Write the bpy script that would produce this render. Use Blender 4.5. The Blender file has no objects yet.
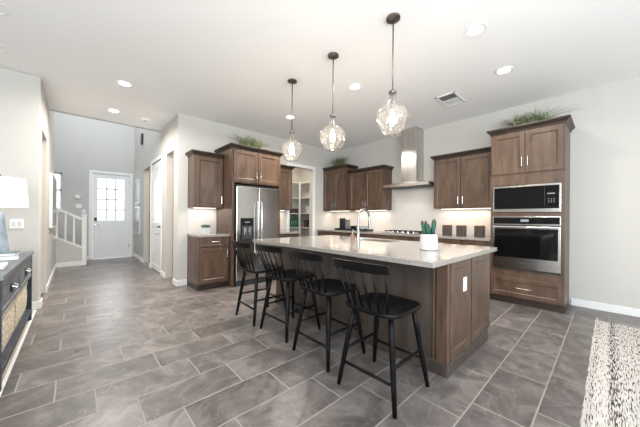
import bpy, bmesh, math, random
from mathutils import Vector, Matrix
R = random.Random(7)
S = bpy.context.scene
COL = S.collection
# ------------------------------------------------------------------ camera
CW, CF, CCY, CROLL, CH, CYAW = 640, 265.86, 218.10, 0.0077, 1.2103, 0.7429
cam = bpy.data.cameras.new('camera')
cam.sensor_fit = 'HORIZONTAL'; cam.sensor_width = 36.0
cam.lens = CF * 36.0 / CW
cam.shift_y = (CCY - 213.5) / CW
cam.clip_start = 0.05
camo = bpy.data.objects.new('camera', cam); COL.objects.link(camo)
fw = Vector((math.sin(CYAW), math.cos(CYAW), 0)); rt = Vector((math.cos(CYAW), -math.sin(CYAW), 0)); up = Vector((0, 0, 1))
cx = rt * math.cos(CROLL) + up * math.sin(CROLL)
cyv = -rt * math.sin(CROLL) + up * math.cos(CROLL)
m = Matrix((cx, cyv, -fw)).transposed().to_4x4(); m.translation = (0, 0, CH)
camo.matrix_world = m
S.camera = camo
# ------------------------------------------------------------------ light, sky, exposure
S.view_settings.view_transform = 'Standard'; S.view_settings.look = 'None'
S.view_settings.gamma = 1; S.view_settings.use_curve_mapping = False
S.view_settings.exposure = 0.25
wd = bpy.data.worlds.new('sky'); S.world = wd; wd.use_nodes = True
wd.node_tree.nodes['Background'].inputs[0].default_value = (0.95, 0.975, 1.0, 1)
wd.node_tree.nodes['Background'].inputs[1].default_value = 1.4

def area(name, loc, rot, sx, sy, power, col=(1, 1, 1)):
    l = bpy.data.lights.new(name, 'AREA'); l.shape = 'RECTANGLE'; l.size = sx; l.size_y = sy
    l.energy = power; l.color = col
    o = bpy.data.objects.new(name, l); COL.objects.link(o); o.location = loc; o.rotation_euler = rot
    return o
PI = math.pi
area('daylight_back_window', (2.6, -3.85, 1.35), (PI / 2, 0, 0), 3.4, 2.1, 58, (0.88, 0.95, 1.0))
area('daylight_back_window_left', (-1.6, -3.85, 1.35), (PI / 2, 0, 0), 2.2, 2.1, 88, (0.78, 0.90, 1.0))
area('daylight_left_window', (-3.95, -0.6, 1.45), (PI / 2, 0, -PI / 2), 2.6, 1.8, 85, (0.80, 0.90, 1.0))
bf = area('added_ceiling_fill', (-0.1, -1.4, 1.7), (0, 0, 0), 3.0, 2.0, 145, (0.90, 0.955, 1.0))  # added soft light behind the camera, aimed up to brighten the ceiling
bf.rotation_euler = Vector((math.sin(CYAW) * .55, math.cos(CYAW) * .55, .83)).to_track_quat('-Z', 'Y').to_euler()
area('daylight_front_door', (.755, 9.96, 1.70), (-PI / 2, 0, 0), .60, 1.20, 9, (0.93, 0.97, 1.0))
area('added_foyer_fill', (0.2, 8.0, 5.3), (0, 0, 0), 2.4, 2.4, 90, (0.88, 0.94, 1.0))  # added overhead fill to brighten the foyer, no window up there

# ------------------------------------------------------------------ materials
def mat(name, col=(.8, .8, .8), rough=.5, metal=0.0, emit=None, estr=0, spec=.5):
    m = bpy.data.materials.new(name); m.use_nodes = True
    b = m.node_tree.nodes['Principled BSDF']
    b.inputs['Base Color'].default_value = (*col, 1); b.inputs['Roughness'].default_value = rough
    b.inputs['Metallic'].default_value = metal; b.inputs['Specular IOR Level'].default_value = spec
    if emit: b.inputs['Emission Color'].default_value = (*emit, 1); b.inputs['Emission Strength'].default_value = estr
    return m
def srgb(r, g, b):
    f = lambda v: (v / 255 / 12.92) if v / 255 <= .04045 else ((v / 255 + .055) / 1.055) ** 2.4
    return (f(r), f(g), f(b))
def noisy(name, c1, c2, scale, rough=.5, metal=0.0, stretch=(1, 1, 1), bump=0.0, detail=4, spec=.5, lo=.35, hi=.65, dist=0.0):
    m = mat(name, c1, rough, metal, spec=spec); nt = m.node_tree; N = nt.nodes; L = nt.links
    b = N['Principled BSDF']
    g = N.new('ShaderNodeNewGeometry'); mp = N.new('ShaderNodeMapping'); mp.inputs['Scale'].default_value = stretch
    L.new(g.outputs['Position'], mp.inputs['Vector'])
    n = N.new('ShaderNodeTexNoise'); n.inputs['Scale'].default_value = scale; n.inputs['Detail'].default_value = detail
    n.inputs['Distortion'].default_value = dist
    L.new(mp.outputs[0], n.inputs['Vector'])
    r = N.new('ShaderNodeValToRGB'); r.color_ramp.elements[0].position = lo; r.color_ramp.elements[1].position = hi
    r.color_ramp.elements[0].color = (*c1, 1); r.color_ramp.elements[1].color = (*c2, 1)
    L.new(n.outputs['Fac'], r.inputs['Fac']); L.new(r.outputs[0], b.inputs['Base Color'])
    if bump:
        bp = N.new('ShaderNodeBump'); bp.inputs['Strength'].default_value = bump; bp.inputs['Distance'].default_value = .01
        L.new(n.outputs['Fac'], bp.inputs['Height']); L.new(bp.outputs[0], b.inputs['Normal'])
    return m
WALL = noisy('wall_paint', (.575, .557, .522), (.59, .572, .537), 60, .9, bump=.05, spec=.2)
FOYW = noisy('foyer_paint', (.57, .565, .55), (.585, .58, .565), 60, .9, bump=.05, spec=.2)
TANW = noisy('tan_paint', (.66, .56, .45), (.68, .58, .47), 60, .9, spec=.2)
CEIL = noisy('ceiling_paint', (.90, .90, .895), (.92, .92, .915), 90, .95, bump=.04, spec=.1)
TRIM = mat('white_trim', (.84, .84, .83), .4)
DOORW = mat('white_door_paint', (.82, .83, .84), .35)
WOOD = noisy('stained_wood', srgb(69, 52, 41), srgb(103, 81, 65), 7, .36, stretch=(1.4, 1.4, .35), detail=8, dist=.6, lo=.3, hi=.72)
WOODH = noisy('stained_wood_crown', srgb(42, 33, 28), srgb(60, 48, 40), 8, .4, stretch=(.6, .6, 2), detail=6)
WOOD_SHADE = noisy('wood_panel_painted_shade', srgb(62, 53, 47), srgb(82, 71, 63), 9, .5, stretch=(1.2, 1.2, .25), detail=6)  # island wood toned darker to mimic shade below the worktop overhang
INSIDE = mat('cabinet_inside', srgb(70, 55, 45), .7)
QUARTZ = noisy('quartz', (.27, .245, .22), (.33, .305, .28), 45, .13, detail=8, lo=.3, hi=.7, spec=.6)
STEEL = noisy('brushed_steel', (.50, .485, .465), (.60, .585, .565), 3, .2, 1.0, stretch=(.6, .6, 40), detail=3)
STEELH = noisy('hood_steel', (.55, .53, .50), (.66, .64, .61), 1.5, .2, 1.0, stretch=(8, 8, .5), detail=3)
CHROME = mat('satin_nickel', (.72, .71, .69), .22, 1)
FCT = mat('brushed_faucet_steel', (.40, .39, .38), .25, 1)
NICKEL = noisy('dark_nickel', (.22, .20, .18), (.30, .27, .25), 30, .3, 1)
BLKG = mat('black_glass', (.004, .004, .005), .06, spec=.32)
BLK = noisy('black_paint', (.003, .003, .0035), (.006, .006, .0065), 12, .34, stretch=(1, 1, .3), spec=.15)
BLKP = mat('black_plastic', (.015, .015, .016), .45)
DKG = mat('dark_grey_metal', (.06, .065, .075), .45, .4)
GLASSW = mat('white_ceramic', (.62, .62, .61), .4)
BLUEG = noisy('lamp_glass', (.24, .29, .34), (.40, .46, .52), 9, .15, spec=.7)
LEAF = noisy('grass_leaf', srgb(48, 68, 34), srgb(168, 178, 132), 60, .6)
SUCC = noisy('succulent_leaf', srgb(40, 78, 52), srgb(84, 120, 84), 40, .55)
CACT = noisy('cactus_skin', srgb(20, 58, 46), srgb(38, 92, 70), 30, .5)
CACTT = noisy('cactus_tip', srgb(60, 62, 48), srgb(92, 82, 62), 40, .7)
SOIL = noisy('soil', srgb(50, 38, 30), srgb(80, 62, 48), 120, .9)
CONS = noisy('charcoal_wood', srgb(36, 44, 56), srgb(56, 66, 80), 12, .45, stretch=(1, .3, 1))
CONT = noisy('grey_wood_top', srgb(84, 88, 92), srgb(116, 120, 124), 12, .4, stretch=(2, .3, 1))
BASK = noisy('woven_seagrass', srgb(150, 132, 108), srgb(236, 226, 206), 45, .85, stretch=(1, .8, 1.6), bump=1.0, detail=2, lo=.3, hi=.6)
SHADE = mat('linen_shade', (.86, .85, .82), .8, emit=(.97, .98, 1), estr=.75)
BULB = mat('bulb_glow', (1, .9, .75), .4, emit=(1.0, .79, .55), estr=85)
LENS = mat('downlight_lens', (1, 1, 1), .5, emit=(1, .96, .9), estr=7)
LED = mat('led_strip', (1, 1, 1), .5, emit=(1, .90, .78), estr=1.6)
DISP = mat('lit_display', (.1, .1, .1), .4, emit=(.75, .9, 1), estr=.25)
PAPER = mat('book_paper', (.80, .79, .76), .8)
TEAL = mat('teal_cloth', srgb(92, 120, 118), .7)
BOOKW = mat('white_cover', (.72, .74, .76), .5)
GRN = mat('green_bottle_glass', srgb(18, 100, 62), .15, spec=.7)
AMBER = mat('copper_bottle', srgb(150, 112, 92), .3, .3)
CANI = noisy('dark_stoneware', srgb(58, 50, 46), srgb(86, 76, 70), 30, .45)
LID = noisy('pale_wood_lid', srgb(190, 140, 104), srgb(214, 164, 124), 30, .5, stretch=(1, .2, 1))
CARPET = noisy('light_carpet', srgb(168, 158, 146), srgb(196, 188, 176), 300, .95, bump=.6)
ART = noisy('pale_artwork', (.60, .63, .66), (.80, .82, .84), 3, .25, dist=1.5, spec=.6)
MIRR = noisy('grey_artwork', (.10, .11, .12), (.30, .32, .34), 4, .3, stretch=(1, 1, .5), dist=1)

def glassm(name, tint=(1, 1, 1), refl=.25, bump=0.0, rough=.03, milk=0):
    m = bpy.data.materials.new(name); m.use_nodes = True; nt = m.node_tree; N = nt.nodes; L = nt.links
    N.remove(N['Principled BSDF']); out = N['Material Output']
    tr = N.new('ShaderNodeBsdfTransparent'); tr.inputs[0].default_value = (*tint, 1)
    gl = N.new('ShaderNodeBsdfGlossy'); gl.inputs['Roughness'].default_value = rough
    lw = N.new('ShaderNodeLayerWeight'); lw.inputs[0].default_value = refl
    mx = N.new('ShaderNodeMixShader'); L.new(lw.outputs['Facing'], mx.inputs[0]); L.new(tr.outputs[0], mx.inputs[1]); L.new(gl.outputs[0], mx.inputs[2])
    if bump:
        n = N.new('ShaderNodeTexNoise'); n.inputs['Scale'].default_value = 16; n.inputs['Detail'].default_value = 1
        bp = N.new('ShaderNodeBump'); bp.inputs['Strength'].default_value = bump; bp.inputs['Distance'].default_value = .02
        g = N.new('ShaderNodeNewGeometry'); L.new(g.outputs['Position'], n.inputs['Vector'])
        L.new(n.outputs['Fac'], bp.inputs['Height']); L.new(bp.outputs[0], gl.inputs['Normal']); L.new(bp.outputs[0], lw.inputs['Normal'])
    last = mx
    if milk:
        tl = N.new('ShaderNodeBsdfTranslucent'); tl.inputs[0].default_value = (1, .97, .93, 1); m2 = N.new('ShaderNodeMixShader'); m2.inputs[0].default_value = milk
        L.new(mx.outputs[0], m2.inputs[1]); L.new(tl.outputs[0], m2.inputs[2]); last = m2
    L.new(last.outputs[0], out.inputs[0]); return m
GLASS = glassm('window_glass', (.97, .99, 1), .2)
SHADEG = glassm('rippled_glass', (.985, .975, .965), .42, 1.0, .06, .018)
CUPG = glassm('drinking_glass', (.9, .93, .93), .4)

def tile_floor():
    m = mat('slate_tile', (.2, .2, .2), .36); nt = m.node_tree; N = nt.nodes; L = nt.links; b = N['Principled BSDF']
    def M(op, a, bb=None, c=None):
        n = N.new('ShaderNodeMath'); n.operation = op
        for i, v in enumerate((a, bb, c)):
            if v is None: continue
            if isinstance(v, (int, float)): n.inputs[i].default_value = v
            else: L.new(v, n.inputs[i])
        return n.outputs[0]
    g = N.new('ShaderNodeNewGeometry'); s = N.new('ShaderNodeSeparateXYZ'); L.new(g.outputs['Position'], s.inputs[0])
    y = M('DIVIDE', M('SUBTRACT', s.outputs[1], .303), .305)
    row = M('FLOOR', y)
    x = M('DIVIDE', M('ADD', M('SUBTRACT', s.outputs[0], 2.545), M('MULTIPLY', row, .2033)), .61)
    col = M('FLOOR', x)
    fx = M('MULTIPLY', M('SUBTRACT', x, col), .61); fy = M('MULTIPLY', M('SUBTRACT', y, row), .305)
    dx = M('MINIMUM', fx, M('SUBTRACT', .61, fx)); dy = M('MINIMUM', fy, M('SUBTRACT', .305, fy))
    d = M('MINIMUM', dx, dy)
    tilemask = N.new('ShaderNodeMapRange'); L.new(d, tilemask.inputs[0])
    tilemask.inputs[1].default_value = .0034; tilemask.inputs[2].default_value = .0060
    cv = N.new('ShaderNodeCombineXYZ'); L.new(col, cv.inputs[0]); L.new(row, cv.inputs[1])
    wn = N.new('ShaderNodeTexWhiteNoise'); wn.noise_dimensions = '3D'; L.new(cv.outputs[0], wn.inputs['Vector'])
    sc = N.new('ShaderNodeVectorMath'); sc.operation = 'SCALE'; sc.inputs['Scale'].default_value = 13; L.new(wn.outputs['Color'], sc.inputs[0])
    ad = N.new('ShaderNodeVectorMath'); ad.operation = 'ADD'; L.new(g.outputs['Position'], ad.inputs[0]); L.new(sc.outputs[0], ad.inputs[1])
    n1 = N.new('ShaderNodeTexNoise'); n1.inputs['Scale'].default_value = 3.2; n1.inputs['Detail'].default_value = 9; n1.inputs['Roughness'].default_value = .62; n1.inputs['Distortion'].default_value = 1.2
    L.new(ad.outputs[0], n1.inputs['Vector'])
    cr = N.new('ShaderNodeValToRGB'); e = cr.color_ramp.elements
    e[0].position = .32; e[0].color = (*srgb(84, 79, 77), 1); e[1].position = .68; e[1].color = (*srgb(132, 125, 121), 1)
    k = e.new(.5); k.color = (*srgb(106, 100, 97), 1)
    L.new(n1.outputs['Fac'], cr.inputs['Fac'])
    # thin veins
    n2 = N.new('ShaderNodeTexNoise'); n2.inputs['Scale'].default_value = 2.1; n2.inputs['Detail'].default_value = 5; n2.inputs['Distortion'].default_value = 2.2
    L.new(ad.outputs[0], n2.inputs['Vector'])
    v = M('ABSOLUTE', M('SUBTRACT', n2.outputs['Fac'], .5))
    vr = N.new('ShaderNodeMapRange'); L.new(v, vr.inputs[0]); vr.inputs[1].default_value = 0; vr.inputs[2].default_value = .016
    vr.inputs[3].default_value = .38; vr.inputs[4].default_value = 0
    mv = N.new('ShaderNodeMix'); mv.data_type = 'RGBA'; L.new(vr.outputs[0], mv.inputs[0]); L.new(cr.outputs[0], mv.inputs[6]); mv.inputs[7].default_value = (*srgb(150, 141, 136), 1)
    hs = N.new('ShaderNodeHueSaturation'); L.new(mv.outputs[2], hs.inputs['Color']); L.new(M('ADD', M('MULTIPLY', wn.outputs['Value'], .34), .83), hs.inputs['Value'])
    mg = N.new('ShaderNodeMix'); mg.data_type = 'RGBA'; L.new(tilemask.outputs[0], mg.inputs[0]); mg.inputs[6].default_value = (*srgb(150, 144, 139), 1); L.new(hs.outputs[0], mg.inputs[7])
    L.new(mg.outputs[2], b.inputs['Base Color'])
    rr = N.new('ShaderNodeMapRange'); L.new(n1.outputs['Fac'], rr.inputs[0]); rr.inputs[3].default_value = .30; rr.inputs[4].default_value = .36
    rg = N.new('ShaderNodeMix'); L.new(tilemask.outputs[0], rg.inputs[0]); rg.inputs[2].default_value = .8; L.new(rr.outputs[0], rg.inputs[3])
    L.new(rg.outputs[0], b.inputs['Roughness'])
    bp = N.new('ShaderNodeBump'); bp.inputs['Strength'].default_value = .35; bp.inputs['Distance'].default_value = .004
    L.new(M('ADD', tilemask.outputs[0], M('MULTIPLY', n1.outputs['Fac'], .25)), bp.inputs['Height']); L.new(bp.outputs[0], b.inputs['Normal'])
    return m
TILE = tile_floor()

def splash_mat():
    m = mat('glazed_wall_tile', (.8, .78, .75), .2); nt = m.node_tree; N = nt.nodes; L = nt.links; b = N['Principled BSDF']
    g = N.new('ShaderNodeNewGeometry'); s = N.new('ShaderNodeSeparateXYZ'); L.new(g.outputs['Position'], s.inputs[0])
    ad = N.new('ShaderNodeMath'); ad.operation = 'ADD'; L.new(s.outputs[0], ad.inputs[0]); L.new(s.outputs[1], ad.inputs[1])
    c = N.new('ShaderNodeCombineXYZ'); L.new(ad.outputs[0], c.inputs[0]); L.new(s.outputs[2], c.inputs[1])
    br = N.new('ShaderNodeTexBrick'); L.new(c.outputs[0], br.inputs['Vector']); br.inputs['Scale'].default_value = 1
    br.inputs['Brick Width'].default_value = .3; br.inputs['Row Height'].default_value = .1; br.inputs['Mortar Size'].default_value = .0015
    br.inputs['Color1'].default_value = (.62, .59, .56, 1); br.inputs['Color2'].default_value = (.60, .57, .54, 1); br.inputs['Mortar'].default_value = (.52, .50, .48, 1)
    L.new(br.outputs['Color'], b.inputs['Base Color']); return m
SPL = splash_mat()

def rug_mat():
    m = mat('woven_rug', (.7, .65, .6), .95, spec=.1); nt = m.node_tree; N = nt.nodes; L = nt.links; b = N['Principled BSDF']
    g = N.new('ShaderNodeNewGeometry'); s = N.new('ShaderNodeSeparateXYZ'); L.new(g.outputs['Position'], s.inputs[0])
    mp = N.new('ShaderNodeMapping'); mp.inputs['Scale'].default_value = (9, 95, 1); L.new(g.outputs['Position'], mp.inputs['Vector'])
    n = N.new('ShaderNodeTexNoise'); n.inputs['Scale'].default_value = 1.6; n.inputs['Detail'].default_value = 3; L.new(mp.outputs[0], n.inputs['Vector'])
    n3 = N.new('ShaderNodeTexNoise'); n3.noise_dimensions = '1D'; n3.inputs['Scale'].default_value = 14; n3.inputs['Detail'].default_value = 1; L.new(s.outputs[1], n3.inputs['W'])
    ad = N.new('ShaderNodeMath'); ad.operation = 'MULTIPLY_ADD'; L.new(n3.outputs['Fac'], ad.inputs[0]); ad.inputs[1].default_value = .34; L.new(n.outputs['Fac'], ad.inputs[2])
    r = N.new('ShaderNodeValToRGB'); e = r.color_ramp.elements
    e[0].position = .565; e[0].color = (*srgb(66, 60, 58), 1); e[1].position = .665; e[1].color = (*srgb(206, 201, 195), 1)
    k = e.new(.60); k.color = (*srgb(150, 143, 138), 1)
    L.new(ad.outputs[0], r.inputs[0]); L.new(r.outputs[0], b.inputs['Base Color'])
    bp = N.new('ShaderNodeBump'); bp.inputs['Strength'].default_value = .9; bp.inputs['Distance'].default_value = .01
    L.new(n.outputs['Fac'], bp.inputs['Height']); L.new(bp.outputs[0], b.inputs['Normal']); return m
RUG = rug_mat()

# ------------------------------------------------------------------ helpers
class Fr:   # a cabinet face: o origin, u to the viewer's right, n out of the face
    def __init__(s, o, u, n): s.o, s.u, s.n = Vector(o), Vector(u), Vector(n)
    def p(s, a, b, c): return s.o + s.u * a + Vector((0, 0, b)) + s.n * c
class MB:
    def __init__(s): s.b = bmesh.new()
    def poly(s, vs, fs):
        v = [s.b.verts.new(x) for x in vs]
        for f in fs: s.b.faces.new([v[i] for i in f])
    def box(s, x0, x1, y0, y1, z0, z1):
        x0, x1 = sorted((x0, x1)); y0, y1 = sorted((y0, y1)); z0, z1 = sorted((z0, z1))
        s.poly([(x0, y0, z0), (x1, y0, z0), (x1, y1, z0), (x0, y1, z0), (x0, y0, z1), (x1, y0, z1), (x1, y1, z1), (x0, y1, z1)],
               [(0, 3, 2, 1), (4, 5, 6, 7), (0, 1, 5, 4), (1, 2, 6, 5), (2, 3, 7, 6), (3, 0, 4, 7)]); return s
    def fbox(s, fr, a0, a1, b0, b1, c0, c1):
        p = fr.p(a0, b0, c0); q = fr.p(a1, b1, c1); return s.box(p.x, q.x, p.y, q.y, p.z, q.z)
    def rings(s, rs, closed=True, cap=True):
        vr = [[s.b.verts.new(p) for p in r] for r in rs]; n = len(vr[0])
        for i in range(len(vr) - 1):
            for j in range(n if closed else n - 1):
                k = (j + 1) % n; s.b.faces.new([vr[i][j], vr[i][k], vr[i + 1][k], vr[i + 1][j]])
        if cap: s.b.faces.new(vr[0][::-1]); s.b.faces.new(vr[-1])
        return s
    def lathe(s, c, prof, n=24, cap=True):
        return s.rings([[(c[0] + r * math.cos(2 * PI * k / n), c[1] + r * math.sin(2 * PI * k / n), c[2] + z) for k in range(n)] for r, z in prof], cap=cap)
    def tube(s, pts, rad, n=10):
        pts = [Vector(p) for p in pts]
        if isinstance(rad, (int, float)): rad = [rad] * len(pts)
        rs = []; ref = None
        for i, p in enumerate(pts):
            t = (pts[min(i + 1, len(pts) - 1)] - pts[max(i - 1, 0)]).normalized()
            if ref is None: ref = t.orthogonal().normalized()
            ref = (ref - t * ref.dot(t)).normalized(); bn = t.cross(ref)
            rs.append([p + (ref * math.cos(2 * PI * k / n) + bn * math.sin(2 * PI * k / n)) * rad[i] for k in range(n)])
        return s.rings(rs)
    def shaker(s, fr, a0, a1, b0, b1, c0=0.0, t=.02, st=.058, rec=.010, bv=.012):
        def rect(i, c): return [fr.p(a0 + i, b0 + i, c), fr.p(a1 - i, b0 + i, c), fr.p(a1 - i, b1 - i, c), fr.p(a0 + i, b1 - i, c)]
        return s.rings([rect(0, c0), rect(0, c0 + t - .002), rect(.002, c0 + t), rect(st, c0 + t), rect(st + .004, c0 + t - .004), rect(st + bv, c0 + t - rec)])
    def crown(s, fr, a0, a1, b, depth, L=True, Rr=True, h=.075, o=.05):
        lv = [(0, 0), (.006, .010), (.018, .013), (.045, .038), (.052, .046), (.056, .05), (.075, .05)]
        rs = []
        for z, q in lv:
            q *= o / .05; z *= h / .075; l = q if L else 0; r = q if Rr else 0
            rs.append([fr.p(a0 - l, b + z, -depth), fr.p(a0 - l, b + z, q), fr.p(a1 + r, b + z, q), fr.p(a1 + r, b + z, -depth)])
        return s.rings(rs)
    def build(s, name, mt, parent=None, bevel=0, smooth=False, loc=None):
        bmesh.ops.recalc_face_normals(s.b, faces=s.b.faces)
        o = Vector(loc) if loc is not None else (root_loc(parent) if parent else Vector((0, 0, 0)))
        bmesh.ops.translate(s.b, verts=s.b.verts, vec=-o)
        me = bpy.data.meshes.new(name); s.b.to_mesh(me); s.b.free()
        ob = bpy.data.objects.new(name, me); COL.objects.link(ob); me.materials.append(mt)
        if smooth:
            for p in me.polygons: p.use_smooth = True
            if smooth == 'auto': me.set_sharp_from_angle(angle=math.radians(35))
        if parent: ob.parent = parent
        else: ob.location = o
        if bevel:
            md = ob.modifiers.new('bevel', 'BEVEL'); md.width = bevel; md.segments = 2; md.limit_method = 'ANGLE'
        return ob
def root_loc(o):
    while o.parent: o = o.parent
    return Vector(o.location)
def tag(o, label, cat, group=None):
    o['label'] = label; o['category'] = cat
    if group: o['group'] = group
    return o
def thing(name, loc, label, cat, group=None):
    o = bpy.data.objects.new(name, None); COL.objects.link(o); o.location = loc; o.empty_display_size = .1
    return tag(o, label, cat, group)
def struct(o): o['kind'] = 'structure'; return o
def copy_tree(o, parent=None):
    c = o.copy(); COL.objects.link(c)
    if parent: c.parent = parent
    for ch in list(o.children): copy_tree(ch, c)
    return c
def pull(fr, a, b, vertical, ln=.13, parent=None, c=.02, r=.005):
    h = ln / 2; q = MB()
    e = (lambda s: fr.p(a, b + s, c + .028)) if vertical else (lambda s: fr.p(a + s, b, c + .028))
    f = (lambda s: fr.p(a, b + s, c - .001)) if vertical else (lambda s: fr.p(a + s, b, c - .001))
    q.tube([e(-h), e(h)], r, 8)
    for s_ in (-h * .8, h * .8): q.tube([e(s_), f(s_)], r * .85, 8)
    return q.build('handle', CHROME, parent, smooth='auto')

W, L, H, F = 5.21, -.343, 3.03, 5.10
# ------------------------------------------------------------------ structure
struct(MB().box(-.365, 5.4, -4, 9.95, -.12, 0).build('floor', TILE))
q = MB(); q.box(-4.1, -.385, -4, 5.03, -.12, .002); q.box(-4.1, -.385, 5.03, 9.95, -.12, 0)
struct(q.build('floor_carpet', CARPET))
struct(MB().box(-.385, -.365, -4, 4.97, -.05, .006).build('trim_1', TRIM))
struct(MB().box(-4.1, 5.4, -4, 6.45, H, H + .1).build('ceiling', CEIL))
q = MB(); q.box(-4.2, 5.4, -4.12, -4, 0, .3); q.box(-4.2, 5.4, -4.12, -4, 2.4, H); q.box(-4.2, -2.7, -4.12, -4, .3, 2.4); q.box(-.5, .9, -4.12, -4, .3, 2.4); q.box(4.3, 5.4, -4.12, -4, .3, 2.4)
struct(q.build('wall_back', WALL))
q = MB(); q.box(-4.2, -4.1, -4, 5.15, 0, .55); q.box(-4.2, -4.1, -4, 5.15, 2.35, H); q.box(-4.2, -4.1, -4, -1.9, .55, 2.35); q.box(-4.2, -4.1, .7, 5.15, .55, 2.35)
struct(q.build('wall_living_left', WALL))
struct(MB().box(-3.1, 1.5, 6.55, 9.95, 5.4, 5.5).build('ceiling_foyer', CEIL))
struct(MB().box(-3.1, 1.5, 6.45, 6.55, H, 5.5).build('wall_bulkhead', FOYW))
# right wall (hood wall), also the pantry's right side
struct(MB().box(W, W + .12, -4, 6.72, 0, H).build('wall_right', WALL))
# fridge wall with the pantry opening; its left end turns into the hall
PX0, PX1, PZ = 3.70, 4.42, 2.44
q = MB(); q.box(1.31, PX0, F, F + .12, 0, H); q.box(PX1, W, F, F + .12, 0, H); q.box(PX0, PX1, F, F + .12, PZ, H)
struct(q.build('wall_fridge', WALL))
# hall right wall with openings (y ranges)
HX = 1.31
q = MB()
ops = [(5.38, 5.92), (6.32, 7.28), (7.50, 8.25)]
ys = [F + .12] + [v for o_ in ops for v in o_] + [9.8]
for i in range(0, len(ys), 2): q.box(HX, HX + .12, ys[i], ys[i + 1], 0, H)
for o_ in ops: q.box(HX, HX + .12, o_[0], o_[1], 2.44, H)
q.box(HX, HX + .12, 6.55, 9.8, H, 5.45)
struct(q.build('wall_hall_right', WALL))
q = MB(); q.box(2.5, 2.6, F + .12, 9.8, 0, H); q.box(HX + .12, 2.5, 6.02, 6.1, 0, H); q.box(HX + .12, 2.5, 7.36, 7.44, 0, H)
struct(q.build('wall_side_rooms', TANW))
struct(MB().box(HX + .121, 2.6, 6.551, 9.79, H, H + .08).build('ceiling_side_rooms', CEIL))
# front wall: door + stair window
q = MB(); Y0, Y1 = 9.8, 9.92
q.box(-3.1, -.95, Y0, Y1, 0, 5.5); q.box(-.95, -.27, Y0, Y1, 0, 1.32); q.box(-.95, -.27, Y0, Y1, 2.36, 5.5)
q.box(-.27, .33, Y0, Y1, 0, 5.5); q.box(.33, 1.20, Y0, Y1, 2.42, 5.5); q.box(1.20, 2.6, Y0, Y1, 0, 5.5)
struct(q.build('wall_front', FOYW))
# left hall wall with cased-less opening
q = MB(); q.box(L - .15, L, 5.15, 5.22, 0, H); q.box(L - .15, L, 5.22, 6.0, 2.40, H); q.box(L - .15, L, 6.0, 7.9, 0, H)
q.box(L - .15, L, 6.55, 7.9, H, 5.45); q.box(-3.1, L - .15, 7.78, 7.9, 0, 5.45); q.box(-3.1, -3.0, 7.9, 9.8, 0, 5.45)
struct(q.build('wall_left', WALL))
struct(MB().box(-4.1, L, 5.03, 5.15, 0, H).build('wall_living', WALL, bevel=.018))
q = MB(); q.box(-2.1, L - .15, 6.0, 6.1, 0, H); q.box(-2.2, -2.1, 5.15, 6.1, 0, H)
struct(q.build('wall_side_hall', TANW))
# stairs knee wall, low side wall
q = MB(); q.poly([(-1.6, 8.80, 0), (.12, 8.80, 0), (.12, 8.80, .42), (-1.6, 8.80, 1.42), (-1.6, 8.90, 0), (.12, 8.90, 0), (.12, 8.90, .42), (-1.6, 8.90, 1.42)],
    [(0, 1, 2, 3), (4, 7, 6, 5), (0, 4, 5, 1), (3, 2, 6, 7), (1, 5, 6, 2), (0, 3, 7, 4)])
q.box(L - .12, L, 7.9, 8.80, 0, .70)
struct(q.build('wall_stair', FOYW))
q = MB()
for i in range(8): q.box(.05 - .27 * (i + 1), .05 - .27 * i, 8.90, 9.8, 0, .18 * (i + 1))
struct(q.build('floor_stairs', CARPET))
# baseboards
def bb(name, *bx):
    q = MB()
    for b_ in bx: q.box(*b_)
    struct(q.build(name, TRIM, bevel=.004))
bb('baseboard_right', (W - .016, W, -4, .365, 0, .10))
bb('baseboard_fridge', (HX - .002, 1.466, F - .016, F, 0, .10), (PX1 + .085, 4.55, F - .016, F, 0, .10))
bb('baseboard_hall', (HX - .016, HX, F - .016, 5.36, 0, .10), (HX - .016, HX, 5.94, 6.24, 0, .10), (HX - .016, HX, 7.38, 7.48, 0, .10), (HX - .016, HX, 8.27, 9.8, 0, .10))
bb('baseboard_left', (L, L + .016, 5.03, 5.22, 0, .10), (L, L + .016, 6.0, 8.80, 0, .10), (-4.1, L + .016, 5.014, 5.03, 0, .10))
bb('baseboard_stair', (L, .12, 8.784, 8.80, 0, .10))
bb('baseboard_front', (.21, .26, 9.784, 9.8, 0, .10))

# window_1 over the stairs
q = MB(); x0, x1, z0, z1 = -.95, -.27, 1.32, 2.36
q.box(x0, x0 + .04, 9.84, 9.9, z0, z1); q.box(x1 - .04, x1, 9.84, 9.9, z0, z1); q.box(x0, x1, 9.84, 9.9, z0, z0 + .04); q.box(x0, x1, 9.84, 9.9, z1 - .04, z1); q.box(x0, x1, 9.84, 9.9, 1.88, 1.92)
wn = struct(q.build('window_1', TRIM)); MB().box(x0 + .04, x1 - .04, 9.865, 9.872, z0 + .04, z1 - .04).build('pane', GLASS, wn)

# front door
q = MB()
for b_ in ((.26, .345, 9.785, 9.93, 0, 2.43), (1.185, 1.27, 9.785, 9.93, 0, 2.43), (.26, 1.27, 9.785, 9.93, 2.43, 2.50)): q.box(*b_)
struct(q.build('trim_2', TRIM, bevel=.006))
q = MB(); fr = Fr((.35, 9.80, 0), (1, 0, 0), (0, -1, 0)); dw = .83
gx0, gx1, gz0, gz1 = .10, .71, 1.10, 2.30
def dbx(a0, a1, b0, b1, c0=-.04, c1=0): q.fbox(fr, a0, a1, b0, b1, c0, c1)
dbx(0, gx0, .02, 2.42); dbx(gx1, dw, .02, 2.42); dbx(gx0, gx1, .02, gz0); dbx(gx0, gx1, gz1, 2.42)
for i in (1, 2): x = gx0 + (gx1 - gx0) * i / 3; dbx(x - .016, x + .016, gz0, gz1, -.03, -.005)
for i in (1, 2, 3): z = gz0 + (gz1 - gz0) * i / 4; dbx(gx0, gx1, z - .017, z + .017, -.03, -.005)
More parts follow.
